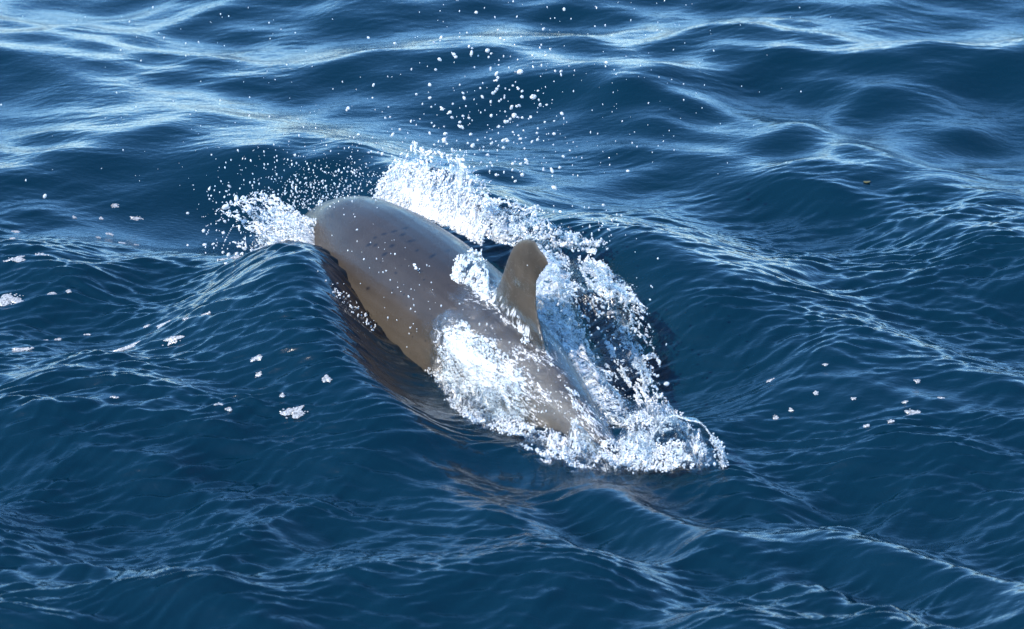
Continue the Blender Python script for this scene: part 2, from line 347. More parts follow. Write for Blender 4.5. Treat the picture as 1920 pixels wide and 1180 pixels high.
def build_dolphin():
    V = []; F = []; NS = 40
    for t, zt, h, wd in zip(BT, BZ, BH, BW):
        for k in range(NS):
            u = 2 * math.pi * k / NS; c = math.cos(u); s = math.sin(u)
            keel = 1 - .16 * max(0, c) ** 3 * (1 - float(sstep(.1, .75, t)))
            V.append(w3(t, wd * math.copysign(abs(s) ** .92, s) * keel, zt - h + h * math.copysign(abs(c) ** .95, c)))
    n = len(BT)
    for i in range(n - 1):
        for k in range(NS):
            F.append((i * NS + k, i * NS + (k + 1) % NS, (i + 1) * NS + (k + 1) % NS, (i + 1) * NS + k))
    F.append(tuple(range(NS))[::-1]); F.append(tuple((n - 1) * NS + k for k in range(NS)))
    # dorsal fin, leaning a little
    fv = []; ff = []
    zb = lambda t: float(np.interp(t, BT, BZ))
    rows = []
    for dz, tl, tt, th in FIN:
        z0 = .196 + dz + (.03 if dz <= 0 else .03)
        rows.append(((tl, .02 * dz, min(z0, 9)), (tt, .02 * dz, z0 - .02), th))
    fin_loft(fv, ff, rows); base = len(V)
    for p, y in fv: V.append(w3(p[0], p[1] + y, p[2]))
    F += [tuple(base + i for i in f) for f in ff]
    # flukes and flippers, under water
    for s in (-1, 1):
        fv = []; ff = []
        fin_loft(fv, ff, [((-.36, 0, -.36), (-.52, 0, -.43), .016), ((-.42, s * .10, -.385), (-.56, s * .10, -.44), .012), ((-.50, s * .20, -.42), (-.60, s * .20, -.455), .008), ((-.58, s * .27, -.45), (-.62, s * .27, -.465), .005)])
        base = len(V)
        for p, y in fv: q = w3(p[0], p[1], p[2] + y); V.append(q)
        F += [tuple(base + i for i in f) for f in ff]
        fv = []; ff = []
        fin_loft(fv, ff, [((1.22, s * .12, -.06), (1.04, s * .12, -.08), .022), ((1.12, s * .23, -.16), (.97, s * .22, -.17), .015), ((1.0, s * .30, -.24), (.90, s * .29, -.24), .009), ((.90, s * .33, -.28), (.86, s * .33, -.28), .005)])
        base = len(V)
        for p, y in fv: V.append(w3(p[0], p[1], p[2] + y))
        F += [tuple(base + i for i in f) for f in ff]
    me = bpy.data.meshes.new('dolphin'); me.from_pydata([tuple(map(float, v)) for v in V], [], F)
    bm = bmesh.new(); bm.from_mesh(me); bmesh.ops.recalc_face_normals(bm, faces=bm.faces); bm.to_mesh(me); bm.free()
    o = bpy.data.objects.new('tmp', me); COL.objects.link(o)
    rm = o.modifiers.new('r', 'REMESH'); rm.mode = 'VOXEL'; rm.voxel_size = .0042; rm.use_smooth_shade = True
    sm = o.modifiers.new('s', 'SMOOTH'); sm.iterations = 12; sm.factor = .5
    dg = bpy.context.evaluated_depsgraph_get(); m2 = bpy.data.meshes.new_from_object(o.evaluated_get(dg))
    bpy.data.objects.remove(o); m2.name = 'dolphin'
    nv = len(m2.vertices); co = np.empty(nv * 3, np.float32); m2.vertices.foreach_get('co', co); co = co.reshape(-1, 3)
    d = co[:, :2] - T0; t = d @ A; nn = d @ B; zt = np.interp(t, BT, BZ); h = np.interp(t, BT, BH)
    rel = (zt - co[:, 2]) / np.maximum(h, .02)               # 0 on the back, 1 at mid flank, 2 under the belly
    nz = fnoise(t * 4, nn * 6 + co[:, 2] * 6, 70)
    cape = np.array([.025, .0198, .0172]); flank = np.array([.074, .062, .048]); belly = np.array([.42, .37, .30])
    f1 = sstep(.05, 1.25, rel + .12 * nz + .25 * (1 - sstep(.2, .8, t)))[:, None]; f2 = sstep(1.15, 1.6, rel + .1 * nz)[:, None]
    colr = (cape * (1 - f1) + flank * f1) * (1 - f2) + belly * f2
    fk = sstep(.0, .09, co[:, 2] - zt)[:, None]; colr = colr * (1 - fk) + fk * np.array([.046, .037, .028]) * (1 + .25 * nz[:, None] + .25 * fnoise(t * 30, co[:, 2] * 14, 79)[:, None])
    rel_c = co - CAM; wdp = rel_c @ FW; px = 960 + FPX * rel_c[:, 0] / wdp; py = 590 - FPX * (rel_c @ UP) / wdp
    streak = fnoise(t * 5, nn * 60 + co[:, 2] * 30, 75, 3)[:, None]; colr = colr * (1 + .10 * streak)
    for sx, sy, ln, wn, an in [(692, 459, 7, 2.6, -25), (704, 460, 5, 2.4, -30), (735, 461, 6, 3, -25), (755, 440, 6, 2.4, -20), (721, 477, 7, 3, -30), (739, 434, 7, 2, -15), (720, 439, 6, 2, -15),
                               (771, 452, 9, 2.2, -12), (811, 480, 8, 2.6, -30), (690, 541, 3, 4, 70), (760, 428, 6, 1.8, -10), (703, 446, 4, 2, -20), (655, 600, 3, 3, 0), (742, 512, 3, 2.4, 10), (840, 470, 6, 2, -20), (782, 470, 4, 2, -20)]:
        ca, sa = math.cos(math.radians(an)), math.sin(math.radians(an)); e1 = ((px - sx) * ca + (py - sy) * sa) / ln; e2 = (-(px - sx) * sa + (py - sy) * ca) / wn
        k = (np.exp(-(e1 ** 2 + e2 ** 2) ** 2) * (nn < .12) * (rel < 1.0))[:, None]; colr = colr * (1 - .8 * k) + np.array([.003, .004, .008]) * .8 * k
    a = m2.color_attributes.new('skin', 'FLOAT_COLOR', 'POINT')
    a.data.foreach_set('color', np.concatenate([colr, np.ones((nv, 1))], 1).astype(np.float32).ravel())
    o = link('dolphin', m2, M_SKIN)
    return tag(o, 'grey-brown dolphin surging away through its own splash, dorsal fin raised', 'dolphin'), co
DOLPHIN, DCO = build_dolphin()

# ------------------------------------------------------------------ splashes
def at(px, py, wd):
    d = np.array([(px - 960) / FPX, 0, 0]) + UP * (590 - py) / FPX + FW
    return CAM + d * wd
def depth(p): return float((np.asarray(p) - CAM) @ FW)
def fuse(name, P, R, voxel=.003):
    """melt a cloud of points with radii into one wet surface"""
    me = bpy.data.meshes.new(name); me.from_pydata([tuple(map(float, p)) for p in P], [], [])
    at_ = me.attributes.new('rad', 'FLOAT', 'POINT'); at_.data.foreach_set('value', np.asarray(R, np.float32))
    o = bpy.data.objects.new('tmp', me); COL.objects.link(o)
    ng = bpy.data.node_groups.new('fuse', 'GeometryNodeTree')
    ng.interface.new_socket('Geometry', in_out='INPUT', socket_type='NodeSocketGeometry'); ng.interface.new_socket('Geometry', in_out='OUTPUT', socket_type='NodeSocketGeometry')
    gi = ng.nodes.new('NodeGroupInput'); go = ng.nodes.new('NodeGroupOutput')
    mp = ng.nodes.new('GeometryNodeMeshToPoints'); na = ng.nodes.new('GeometryNodeInputNamedAttribute'); na.data_type = 'FLOAT'; na.inputs['Name'].default_value = 'rad'
    pv = ng.nodes.new('GeometryNodePointsToVolume'); pv.resolution_mode = 'VOXEL_SIZE'; pv.inputs['Voxel Size'].default_value = voxel; pv.inputs['Density'].default_value = 1
    vm = ng.nodes.new('GeometryNodeVolumeToMesh'); vm.resolution_mode = 'GRID'; vm.inputs['Threshold'].default_value = .12; vm.inputs['Adaptivity'].default_value = .0
    L = ng.links; L.new(gi.outputs[0], mp.inputs[0]); L.new(na.outputs[0], mp.inputs['Radius']); L.new(na.outputs[0], pv.inputs['Radius'])
    L.new(mp.outputs[0], pv.inputs[0]); L.new(pv.outputs[0], vm.inputs[0]); L.new(vm.outputs[0], go.inputs[0])
    md = o.modifiers.new('g', 'NODES'); md.node_group = ng
    dg = bpy.context.evaluated_depsgraph_get(); m2 = bpy.data.meshes.new_from_object(o.evaluated_get(dg)); bpy.data.objects.remove(o); bpy.data.node_groups.remove(ng)
    m2.name = name; m2.polygons.foreach_set('use_smooth', np.ones(len(m2.polygons), bool)); m2.update()
    return m2
def curve(pts, u):
    """pts (k,3) resampled by arc length at u in 0..1"""
    pts = np.asarray(pts, float); seg = np.concatenate([[0], np.cumsum(np.linalg.norm(np.diff(pts, axis=0), axis=1))]); seg /= seg[-1]
    return np.stack([np.interp(u, seg, pts[:, i]) for i in range(3)], -1)
def sheet(base, top, n, rad, seed, fu=14, fv=3.5, thr=(-.5, .45), thick=.03, bow=0.0, jag=.25, layers=2, fingers=60):
    """points strewn over the crumpled sheet thrown between two photo curves; each curve point is (x, y, depth along the sight line)"""
    r = np.random.default_rng(seed); PP = []; RR = []
    b = np.array([at(*p) for p in base]); t = np.array([at(*p) for p in top])
    def pos(u, v, s):
        P = curve(b, np.clip(u, 0, 1)) * (1 - v)[:, None] + curve(t, np.clip(u, 0, 1)) * v[:, None]
        P[:, 2] += bow * 4 * v * (1 - v)
        J = np.stack([fnoise(u * fu * .9 + 3 * a, v * fv * 1.6 + 5 * a, s + 20 * a, 4) for a in range(3)], -1)
        return P + J * (thick * (.25 + v))[:, None] * np.array([.7, 1.6, .8])
    for l in range(layers):
        s = seed + 1000 * l; u = r.random(n * 3); v = r.random(n * 3) ** 1.1
        nz = fnoise(u * fu, v * fv + .6 * fnoise(u * fu * .5, v * 2, s + 5), s) * .6 + .55 * fnoise(u * fu * 3.3, v * fv * 1.8, s + 9) + .3 * fnoise(u * fu * 8, v * fv * 8, s + 12)
        reach = 1 - jag + jag * fnoise(u * fu * .8, u * 0 + s, s + 2, 2) * 1.6
        keep = (nz > thr[0] + (thr[1] - thr[0]) * v) & (v < reach + .1 * r.random(len(v)))
        u = u[keep][:n // layers]; v = v[keep][:n // layers]
        r0 = r.uniform(rad[0], rad[1], len(u)); ln = r.gamma(1.5, .012, len(u)); jit = r.normal(0, .0018, (len(u), 3)); du = r.normal(0, .15, len(u))
        for q in range(4):                                   # each bit is drawn out along the throw
            PP.append(pos(u + du * ln * q / 3, v + ln * q / 3, s) + jit); RR.append(np.maximum(r0 * (1 - .16 * q), .0014))
    for k in range(fingers):                                 # ligaments drawn out of the upper edge, beading into drops
        u0 = r.random(); v0 = r.uniform(.45, 1.0); m = r.integers(8, 22); l = r.uniform(.05, .3)
        u = np.full(m, u0) + np.linspace(0, r.normal(0, .03), m); v = v0 + np.linspace(0, l, m)
        P = pos(u, v, seed); R = np.linspace(rad[1] * r.uniform(.7, 1.2), rad[0] * .8, m) * (1 + .45 * np.sin(np.linspace(0, r.uniform(6, 16), m)))
        q = R > rad[0] * .75; PP.append(P[q]); RR.append(R[q])
    return np.concatenate(PP), np.concatenate(RR)
def veil(base, top, seed, den=(.35, -.1), fu=8, fv=3, thick=.025, bow=.03, nu=110, nv=56):
    """crumpled thin sheet between two photo curves: (vertices, faces, flow)"""
    b = np.array([at(*p) for p in base]); t = np.array([at(*p) for p in top])
    U, V_ = np.meshgrid(np.linspace(0, 1, nu), np.linspace(0, 1, nv), indexing='ij'); u = U.ravel(); v = V_.ravel()
    P = curve(b, u) * (1 - v)[:, None] + curve(t, u) * v[:, None]; P[:, 2] += bow * 4 * v * (1 - v)
    J = np.stack([fnoise(u * fu * .9 + 3 * a, v * fv * 1.6 + 5 * a, seed + 20 * a, 4) for a in range(3)], -1)
    P = P + J * (thick * (.25 + v))[:, None] * np.array([.7, 1.6, .8])
    lu = np.linalg.norm(np.diff(b, axis=0), axis=1).sum() * .5 + np.linalg.norm(np.diff(t, axis=0), axis=1).sum() * .5; lv = np.linalg.norm(b - curve(t, np.linspace(0, 1, len(b))), axis=1).mean()
    edge = np.minimum(np.minimum(u, 1 - u) * 9, np.minimum((1 - v) * 5, 1)); edge = np.clip(edge, 0, 1)
    dn = den[0] * (1 - v) + den[1] * v + .22 * fnoise(u * fu * .5, v * fv * .6, seed + 77) - .6 * (1 - edge)
    i = (np.arange(nu - 1)[:, None] * nv + np.arange(nv - 1)[None, :]).ravel(); F = np.stack([i, i + nv, i + nv + 1, i + 1], 1)
    F = F[dn[F].max(1) > -.52]                               # torn away where nothing is left of the sheet
    return P, F, np.stack([u * lu + seed * .37, v * lv, dn], 1)
def veil_mesh(name, parts, parent, mat):
    o_ = 0; VV = []; FF = []; FL = []
    for P, F, fl in parts: VV.append(P); FF.append(F + o_); FL.append(fl); o_ += len(P)
    me = fast_mesh(name, np.concatenate(VV), np.concatenate(FF)); a = me.attributes.new('flow', 'FLOAT_VECTOR', 'POINT'); a.data.foreach_set('vector', np.concatenate(FL).astype(np.float32).ravel())
    return link(name, me, mat, parent)
def splash(P, R, mat, label, voxel=.0016, veils=(), vmat=None):
    z = sea(P[:, 0], P[:, 1], rip=False)[2]; k = P[:, 2] > z - .02; P = P[k]; R = R[k]
    o = link('splash', fuse('splash', P, R, voxel), mat)
    if veils: veil_mesh('water_sheet', veils, o, vmat or M_VEIL)
    return tag(o, label, 'splash', 'white water thrown up around the dolphin')

# w: depth along the sight line of the body at a few places
W = lambda t, n, z: depth(w3(t, n, z))
Wh = W(1.45, -.15, .05)     # left of the head
sp = []
RD = (.0016, .0030)
def on_(px, py, dz=0): return (px, py, depth(on_sea(px, py)) + dz - .03)
# 1 left of the head
b = [(612, 448, Wh - .03), (610, 500, Wh - .10), (565, 532, Wh - .13), (505, 547, Wh - .12)]
t = [(475, 365, Wh + .05), (425, 395, Wh), (455, 470, Wh - .05), (470, 545, Wh - .12)]
v1 = veil(b, t, 103, (.55, -.05), 6, 3, .03, .04); v2 = veil([(x + 6, y - 4, d + .04) for x, y, d in b], [(x + 25, y + 5, d + .08) for x, y, d in t], 104, (.6, .0), 6, 3, .03, .03)
P1 = sheet(b, t, 4200, RD, 101, fu=7, fv=3, thr=(-.7, .45), thick=.026, bow=.03, fingers=120)
b = [(620, 448, Wh - .03), (585, 505, Wh - .10), (520, 542, Wh - .1)]; t = [(560, 410, Wh), (500, 395, Wh), (480, 500, Wh - .1)]
P2 = sheet(b, t, 2500, RD, 102, fu=6, fv=3, thr=(-.6, .3), thick=.016, bow=.02, jag=.1, fingers=20)
P3 = sheet([on_(590, 512), on_(640, 566), (on_(700, 622))], [on_(612, 492, -.01), on_(655, 548, -.01), on_(706, 606, -.01)], 260, RD, 107, fu=12, fv=3, thr=(.45, .55), thick=.012, jag=.2, fingers=3)
tag(link('froth', fuse('froth', *P3, .0016), M_FOAM), 'flecks of froth along the waterline of the dolphin\'s left side', None, None, 'stuff')  # white flecks added where the waterline glints, light put into shape
splash(np.concatenate([P1[0], P2[0]]), np.concatenate([P1[1], P2[1]]), M_FOAM, 'white splash peeling off to the left of the dolphin\'s head', veils=(v1, v2))
# 2 far side, rising behind the back
Wb = W(1.43, .22, .2)
b = [(700, 384, Wb + .05), (770, 398, Wb), (840, 424, Wb - .1), (905, 462, Wb - .2)]
t = [(715, 322, Wb + .2), (775, 285, Wb + .2), (850, 292, Wb + .1), (905, 345, Wb), (940, 385, Wb - .1)]
v1 = veil(b, t, 113, (.6, .0), 9, 2.4, .035, .02); v2 = veil([(x, y, d + .06) for x, y, d in b], [(x + 12, y + 8, d + .12) for x, y, d in t], 114, (.6, .05), 9, 2.4, .035, .03)
P1 = sheet(b, t, 6000, RD, 111, fu=10, fv=2.4, thr=(-.8, .4), thick=.028, bow=.02, fingers=160)
splash(*P1, M_FOAM, 'fan of white water rising behind the far side of the dolphin\'s back', veils=(v1, v2))
# 3 strands swept to the right
Wc = W(1.03, .35, .15)
b = [(880, 425, Wc + .1), (930, 455, Wc + .05), (985, 470, Wc), (1050, 462, Wc), (1110, 470, Wc)]
t = [(915, 368, Wc + .1), (970, 382, Wc + .1), (1020, 415, Wc), (1075, 445, Wc), (1135, 458, Wc)]
v1 = veil(b, t, 123, (.25, .15), 8, 2.5, .04, .02)
P1 = sheet(b, t, 3000, RD, 121, fu=9, fv=2.5, thr=(.1, .3), thick=.03, jag=.05, fingers=90)
splash(*P1, M_FILM, 'ragged strands of water swept right of the dorsal fin tip', veils=(v1,))
# 4 curtain right of the fin
Wd = W(.33, .2, .1); We = W(0, .2, 0)
b = [(985, 470, Wc - .1), (1000, 560, Wd + .1), (1012, 650, Wd), (1070, 730, We + .1), (1130, 815, We)]
t = [(1050, 468, Wc), (1085, 560, Wd + .15), (1110, 660, Wd + .1), (1175, 760, We + .1), (1260, 850, We)]
v1 = veil(b, t, 135, (.38, .10), 12, 2.6, .04, .03, 150); v3 = veil([(x, y, d + .08) for x, y, d in b], [(x - 8, y, d + .12) for x, y, d in t], 137, (.36, .08), 12, 2.6, .04, .03, 150)
P1 = sheet(b, t, 8000, RD, 131, fu=13, fv=2.6, thr=(-.2, .4), thick=.028, jag=.1, fingers=150)
b = [(1080, 480, Wc), (1110, 560, Wd + .2), (1140, 660, Wd + .15), (1200, 760, We + .15)]
t = [(1130, 500, Wc), (1205, 570, Wd + .2), (1222, 660, Wd + .15), (1235, 770, We + .15)]
v2 = veil([(x - 25, y, d) for x, y, d in b], t, 136, (.06, .16), 9, 3, .04, .03)
P2 = sheet(b, t, 4500, RD, 133, fu=9, fv=3, thr=(.25, .15), thick=.03, jag=.05, fingers=110)
splash(np.concatenate([P1[0], P2[0]]), np.concatenate([P1[1], P2[1]]), M_FILM, 'torn curtain of water falling to the right of the dorsal fin', veils=(v1, v2, v3))
# 5 churn round the tail stock
def inpoly(x, y, poly):
    c = np.zeros(len(x), bool); n = len(poly)
    for i in range(n):
        (x0, y0), (x1, y1) = poly[i], poly[(i + 1) % n]
        c ^= ((y0 > y) != (y1 > y)) & (x < (x1 - x0) * (y - y0) / (y1 - y0 + 1e-9) + x0)
    return c
def many_on_sea(px, py):
    z = np.zeros(len(px)); d = np.stack([(px - 960) / FPX, 0 * px, 0 * px], 1) + np.outer((590 - py) / FPX, UP) + FW
    for _ in range(7):
        P = CAM + d * ((z - CAM[2]) / d[:, 2])[:, None]; z = .5 * z + .5 * sea(P[:, 0], P[:, 1], rip=False)[2]
    return CAM + d * ((z - CAM[2]) / d[:, 2])[:, None]
CHURN = [(795, 700), (850, 772), (880, 795), (950, 832), (1060, 880), (1120, 890), (1180, 896), (1290, 890), (1345, 880), (1352, 855), (1300, 820), (1240, 765), (1185, 775), (1150, 838), (1060, 832), (950, 758), (870, 690)]
def churn():
    r = np.random.default_rng(141); N_ = 60000; x = r.uniform(780, 1360, N_); y = r.uniform(660, 910, N_)
    poly = CHURN
    k = inpoly(x + 14 * fnoise(x / 40, y / 40, 142), y + 9 * fnoise(x / 40, y / 40, 146), poly); x = x[k]; y = y[k]; P = many_on_sea(x, y)
    nz = fnoise(P[:, 0] * 14, P[:, 1] * 9, 143) + .7 * fnoise(P[:, 0] * 45, P[:, 1] * 30, 147); k = nz > -.05; P = P[k]; nz = nz[k]
    lump = fnoise(P[:, 0] * 20, P[:, 1] * 12, 149, 4)
    P[:, 2] += .012 + np.maximum(0, lump) * .05 + r.random(len(P)) * .004; P += r.normal(0, .002, P.shape)
    q = r.random(len(P)) < .75; return P[q], r.uniform(.0017, .0032, q.sum())
def churn_veil(lift, seed, dens):
    x, y = np.meshgrid(np.arange(770, 1372, 3.), np.arange(650, 916, 3.), indexing='ij'); sh = x.shape; xf = x.ravel(); yf = y.ravel()
    m = inpoly(xf + 16 * fnoise(xf / 34, yf / 34, seed), yf + 10 * fnoise(xf / 34, yf / 34, seed + 4), CHURN).reshape(sh).astype(float); k = np.hanning(9); k /= k.sum()
    for ax in (0, 1): m = np.apply_along_axis(lambda v: np.convolve(np.pad(v, 4, mode='edge'), k, 'valid'), ax, m)
    m = m.ravel(); P = many_on_sea(xf, yf); lump = np.maximum(0, .15 + fnoise(P[:, 0] * 16, P[:, 1] * 9, seed + 8, 5)); P[:, 2] += -.004 + lift * m * lump; P[:, 0] += .01 * fnoise(P[:, 0] * 30, P[:, 1] * 20, seed + 9)
    dn = -.5 + (dens + .5) * m + .16 * fnoise(P[:, 0] * 12, P[:, 1] * 8, seed + 11); i = (np.arange(sh[0] - 1)[:, None] * sh[1] + np.arange(sh[1] - 1)[None, :]).ravel(); F = np.stack([i, i + sh[1], i + sh[1] + 1, i + 1], 1)
    return P, F[dn[F].max(1) > -.2], np.stack([P[:, 0] + seed, P[:, 1] * .5, dn], 1)
splash(*churn(), M_FOAM, 'boiling froth where the dolphin\'s tail stock cuts into the sea', veils=(churn_veil(.05, 145, .32), churn_veil(.09, 146, .16)), vmat=M_RUN)
# 6 water running over the rear flank
def film():
    r = np.random.default_rng(151); d = DCO[:, :2] - T0; t = d @ A; n = d @ B; zt = np.interp(t, BT, BZ); h = np.interp(t, BT, BH); rel = (zt - DCO[:, 2]) / np.maximum(h, .02)
    ok = (rel < 1.4) & (t > -.02) & (t < .95); fin = DCO[:, 2] > zt + .03
    nz = fnoise(t * 7, n * 18 + DCO[:, 2] * 14, 152) * .8 + .7 * fnoise(t * 26, n * 60 + DCO[:, 2] * 45, 155, 2)
    p = .14 + .62 * np.exp(-((t - .52) / .20) ** 2 - ((n + .14) / .05) ** 2) + .30 * np.exp(-((t - .05) / .16) ** 2) + .22 * np.exp(-((t - .38) / .22) ** 2) - .35 * sstep(.62, .92, t) * (n > -.1)
    idx = np.where(ok & ~fin & (nz > 1.25 - 1.7 * p))[0]; idx = idx[r.random(len(idx)) < .5]; P = DCO[idx].astype(float)
    lump = np.maximum(0, fnoise(P[:, 0] * 22 + P[:, 2] * 10, P[:, 1] * 22, 158, 4)); off = .001 + .022 * lump + r.gamma(1., .002, len(P))
    P[:, 2] += off * .8; P[:, :2] += np.outer(-off * .5, B); P += r.normal(0, .0018, P.shape); R = r.uniform(.0016, .0029, len(P)); ln = r.gamma(1.4, .004, len(P))
    D_ = np.array([*(-A * .8), -.5]); return np.concatenate([P + np.outer(ln * q, D_) for q in (0, .5, 1)]), np.concatenate([R, R * .9, R * .8])
P1 = film()
b = [(845, 520, W(.88, -.05, .25) - .05), (880, 560, W(.8, -.05, .22) - .05), (915, 620, W(.66, -.05, .22) - .05)]
t = [(862, 470, W(.88, -.05, .25)), (905, 470, W(.8, 0, .3)), (935, 560, W(.66, 0, .3))]
b = [(x, y, d - .05) for x, y, d in b]; t = [(x, y, d - .06) for x, y, d in t]; v1 = veil(b, t, 163, (.46, .26), 5, 3, .02, .01, 60, 40); v2 = veil([(x + 45, y + 95, d - .12) for x, y, d in b], [(x + 55, y + 90, d - .12) for x, y, d in t], 164, (.26, .12), 5, 3, .02, .01, 60, 40)
P2 = sheet(b, t, 2200, RD, 161, fu=5, fv=3, thr=(.0, .4), thick=.014, fingers=40)
def shell():
    me = DOLPHIN.data; nf = len(me.polygons); n_ = len(DCO); no = np.empty(n_ * 3, np.float32); me.vertices.foreach_get('normal', no); no = no.reshape(-1, 3)
    q = np.empty(len(me.loops), np.int32); me.loops.foreach_get('vertex_index', q); F = q.reshape(-1, 4)
    d = DCO[:, :2] - T0; t = d @ A; n = d @ B; zt = np.interp(t, BT, BZ); h = np.interp(t, BT, BH); rel = (zt - DCO[:, 2]) / np.maximum(h, .02); up = DCO[:, 2] - zt
    dn = .10 + .12 * np.exp(-((t - .62) / .16) ** 2 - ((n + .03) / .07) ** 2) + .22 * np.exp(-((t - .50) / .18) ** 2 - ((n + .14) / .06) ** 2) + .06 * np.exp(-((t - .02) / .16) ** 2) + .15 * np.exp(-((t - .40) / .25) ** 2) - .08 * np.exp(-((n + .015) / .05) ** 2) * sstep(.0, .12, t) - .6 * sstep(.55, .85, t) - .45 * sstep(.02, .12, up) - .6 * sstep(1.3, 1.6, rel) - .5 * sstep(.0, -.1, t)
    dn = dn + .30 * fnoise(t * 9, n * 20 + DCO[:, 2] * 16, 191); off = .003 + .016 * np.maximum(0, dn + .1) * (1 + fnoise(t * 20, n * 30 + DCO[:, 2] * 30, 192))
    V = DCO + no * np.clip(off, .002, .03)[:, None]; F = F[(dn[F].max(1) > -.10)]; used = np.unique(F); mp = -np.ones(n_, int); mp[used] = np.arange(len(used))
    ang = np.arctan2(n, DCO[:, 2] - zt + h) * .2
    return V[used], mp[F], np.stack([ang + t * .25, t * .9, dn], 1)[used]
vs = shell(); Wf = W(.45, -.2, 0)
v4 = veil([(790, 688, Wf + .12), (850, 760, Wf - .02), (930, 815, Wf - .14), (1010, 852, Wf - .22)], [(800, 585, Wf + .12), (850, 555, Wf + .06), (925, 640, Wf - .04), (1000, 725, Wf - .16)], 165, (.22, -.04), 9, 3, .03, .02, 90, 50)
splash(np.concatenate([P1[0], P2[0]]), np.concatenate([P1[1], P2[1]]), M_FOAM, 'white water streaming over the dolphin\'s rear flank below the dorsal fin', veils=(v1, v2, v4, vs), vmat=M_RUN)
# 7 clear dome of water at the right end
def dome():
    r = np.random.default_rng(171); c = np.array(on_sea(1288, 872)); V = []; F = []; NU, NV = 44, 14
    for i in range(NU + 1):
        a = math.pi * (i / NU)
        for j in range(NV + 1):
            v = j / NV; k = math.sqrt(max(0, 1 - (v * .97) ** 2)); wob = 1 + .07 * math.sin(2 * a + .6) + .03 * math.sin(7 * a + 3 * v)
            V.append((c[0] - .095 * math.cos(a) * k * wob, c[1] + .01 + .12 * v + .03 * math.cos(a), c[2] - .015 + .155 * math.sin(a) ** .75 * k * wob))
    for i in range(NU):
        for j in range(NV): q = i * (NV + 1) + j; F.append((q, q + NV + 1, q + NV + 2, q + 1))
    me = bpy.data.meshes.new('splash'); me.from_pydata(V, [], F); me.polygons.foreach_set('use_smooth', np.ones(len(F), bool))
    o = link('splash', me, M_CLEAR); md = o.modifiers.new('thickness', 'SOLIDIFY'); md.thickness = .002
    tag(o, 'thin clear bubble of water at the right end of the splash', 'splash', 'white water thrown up around the dolphin')
    V = np.array(V).reshape(NU + 1, NV + 1, 3); p = V[:, 0]; P = np.concatenate([p[:-1] * (1 - k) + p[1:] * k for k in (0, .25, .5, .75)]); P = P[P[:, 2] > c[2] - .005]
    P = np.concatenate([P, np.repeat(P[P[:, 0] > c[0] + .07], 9, 0) + r.normal(0, .006, (9 * (P[:, 0] > c[0] + .07).sum(), 3))])
    me = fuse('rim', P + r.normal(0, .0008, P.shape), r.uniform(.0016, .0030, len(P)), .0014); link('rim', me, M_FILM, o)
dome()

# ------------------------------------------------------------------ droplets
def drop_mesh(k):
    bm = bmesh.new(); bmesh.ops.create_icosphere(bm, subdivisions=2, radius=1); r = random.Random(k)
    ax = Vector((r.uniform(-1, 1), r.uniform(-1, 1), r.uniform(-1, 1))).normalized(); s = r.uniform(.1, 1.1)
    for v in bm.verts:
        q = v.co.dot(ax); v.co += ax * q * s; v.co *= .85 + .25 * mnoise.noise(v.co * 1.3 + Vector((k * 7, 0, 0)))
    for f in bm.faces: f.smooth = True
    me = bpy.data.meshes.new('water_drop'); bm.to_mesh(me); bm.free(); me.materials.append(M_DROP); return me
DM = [drop_mesh(k) for k in range(9)]
def cloud(n, xs, ys, rad, wd, seed, pw=1.0, clump=0):
    """drops in a photo region: x, y normal or power spread; rad in mm"""
    r = np.random.default_rng(seed); o = []
    for i in range(n):
        x = xs(r); y = ys(r, x); o.append((x, y, wd + r.normal(0, .12), 1e-3 * (rad[0] + (rad[1] - rad[0]) * r.random() ** 2.2)))
    return o
D = []
WB = W(1.4, 0, .2)
D += [('above the head', d) for d in cloud(950, lambda r: r.normal(600, 78), lambda r, x: 395 - abs(r.normal(0, 62)) - 20 * max(0, (x - 640) / 80), (1.1, 4.6), WB + .1, 1)]
D += [('above the back', d) for d in cloud(300, lambda r: r.normal(905, 95), lambda r, x: 330 - abs(r.normal(0, 165)), (1.8, 9), WB - .1, 2)]
D += [('above the back', d) for d in cloud(60, lambda r: r.normal(960, 45), lambda r, x: r.uniform(70, 340), (4, 10), WB - .2, 3)]
D += [('far right', d) for d in cloud(170, lambda r: 1000 + abs(r.normal(0, 190)), lambda r, x: r.uniform(-10, 330) , (1.2, 3.6), WB - .1, 4)]
D += [('left', d) for d in cloud(85, lambda r: r.normal(430, 35), lambda r, x: r.normal(430, 55), (2.5, 8.5), Wh, 5)]
D += [('left', d) for d in cloud(26, lambda r: r.uniform(380, 480), lambda r, x: r.uniform(400, 560), (3, 8), Wh - .1, 15)]
D += [('upper left', d) for d in cloud(120, lambda r: r.normal(400, 160), lambda r, x: r.uniform(0, 350), (1.2, 4.2), WB, 6)]
D += [('fin', d) for d in cloud(190, lambda r: r.normal(1110, 55), lambda r, x: r.normal(560, 90), (2, 7), Wd + .05, 7)]
D += [('fin', d) for d in cloud(50, lambda r: r.uniform(1000, 1150), lambda r, x: r.uniform(380, 480), (2, 7), Wc, 8)]
D += [('over', d) for d in cloud(130, lambda r: r.normal(800, 85), lambda r, x: (x - 600) * 1.0 + 400 + r.normal(0, 55) - 20, (1.4, 4.0), W(1, -.3, .45), 9)]
D += [('tail', d) for d in cloud(120, lambda r: r.normal(1000, 130), lambda r, x: 560 + (x - 850) * .75 + abs(r.normal(0, 60)), (1.8, 5.0), We - .12, 10)]
D += [('fin', (x, y, We + .1, rr)) for x, y, rr in ((1250, 720, .011), (1233, 705, .006), (1237, 680, .007), (1224, 690, .006), (1228, 703, .007), (1213, 668, .005))]
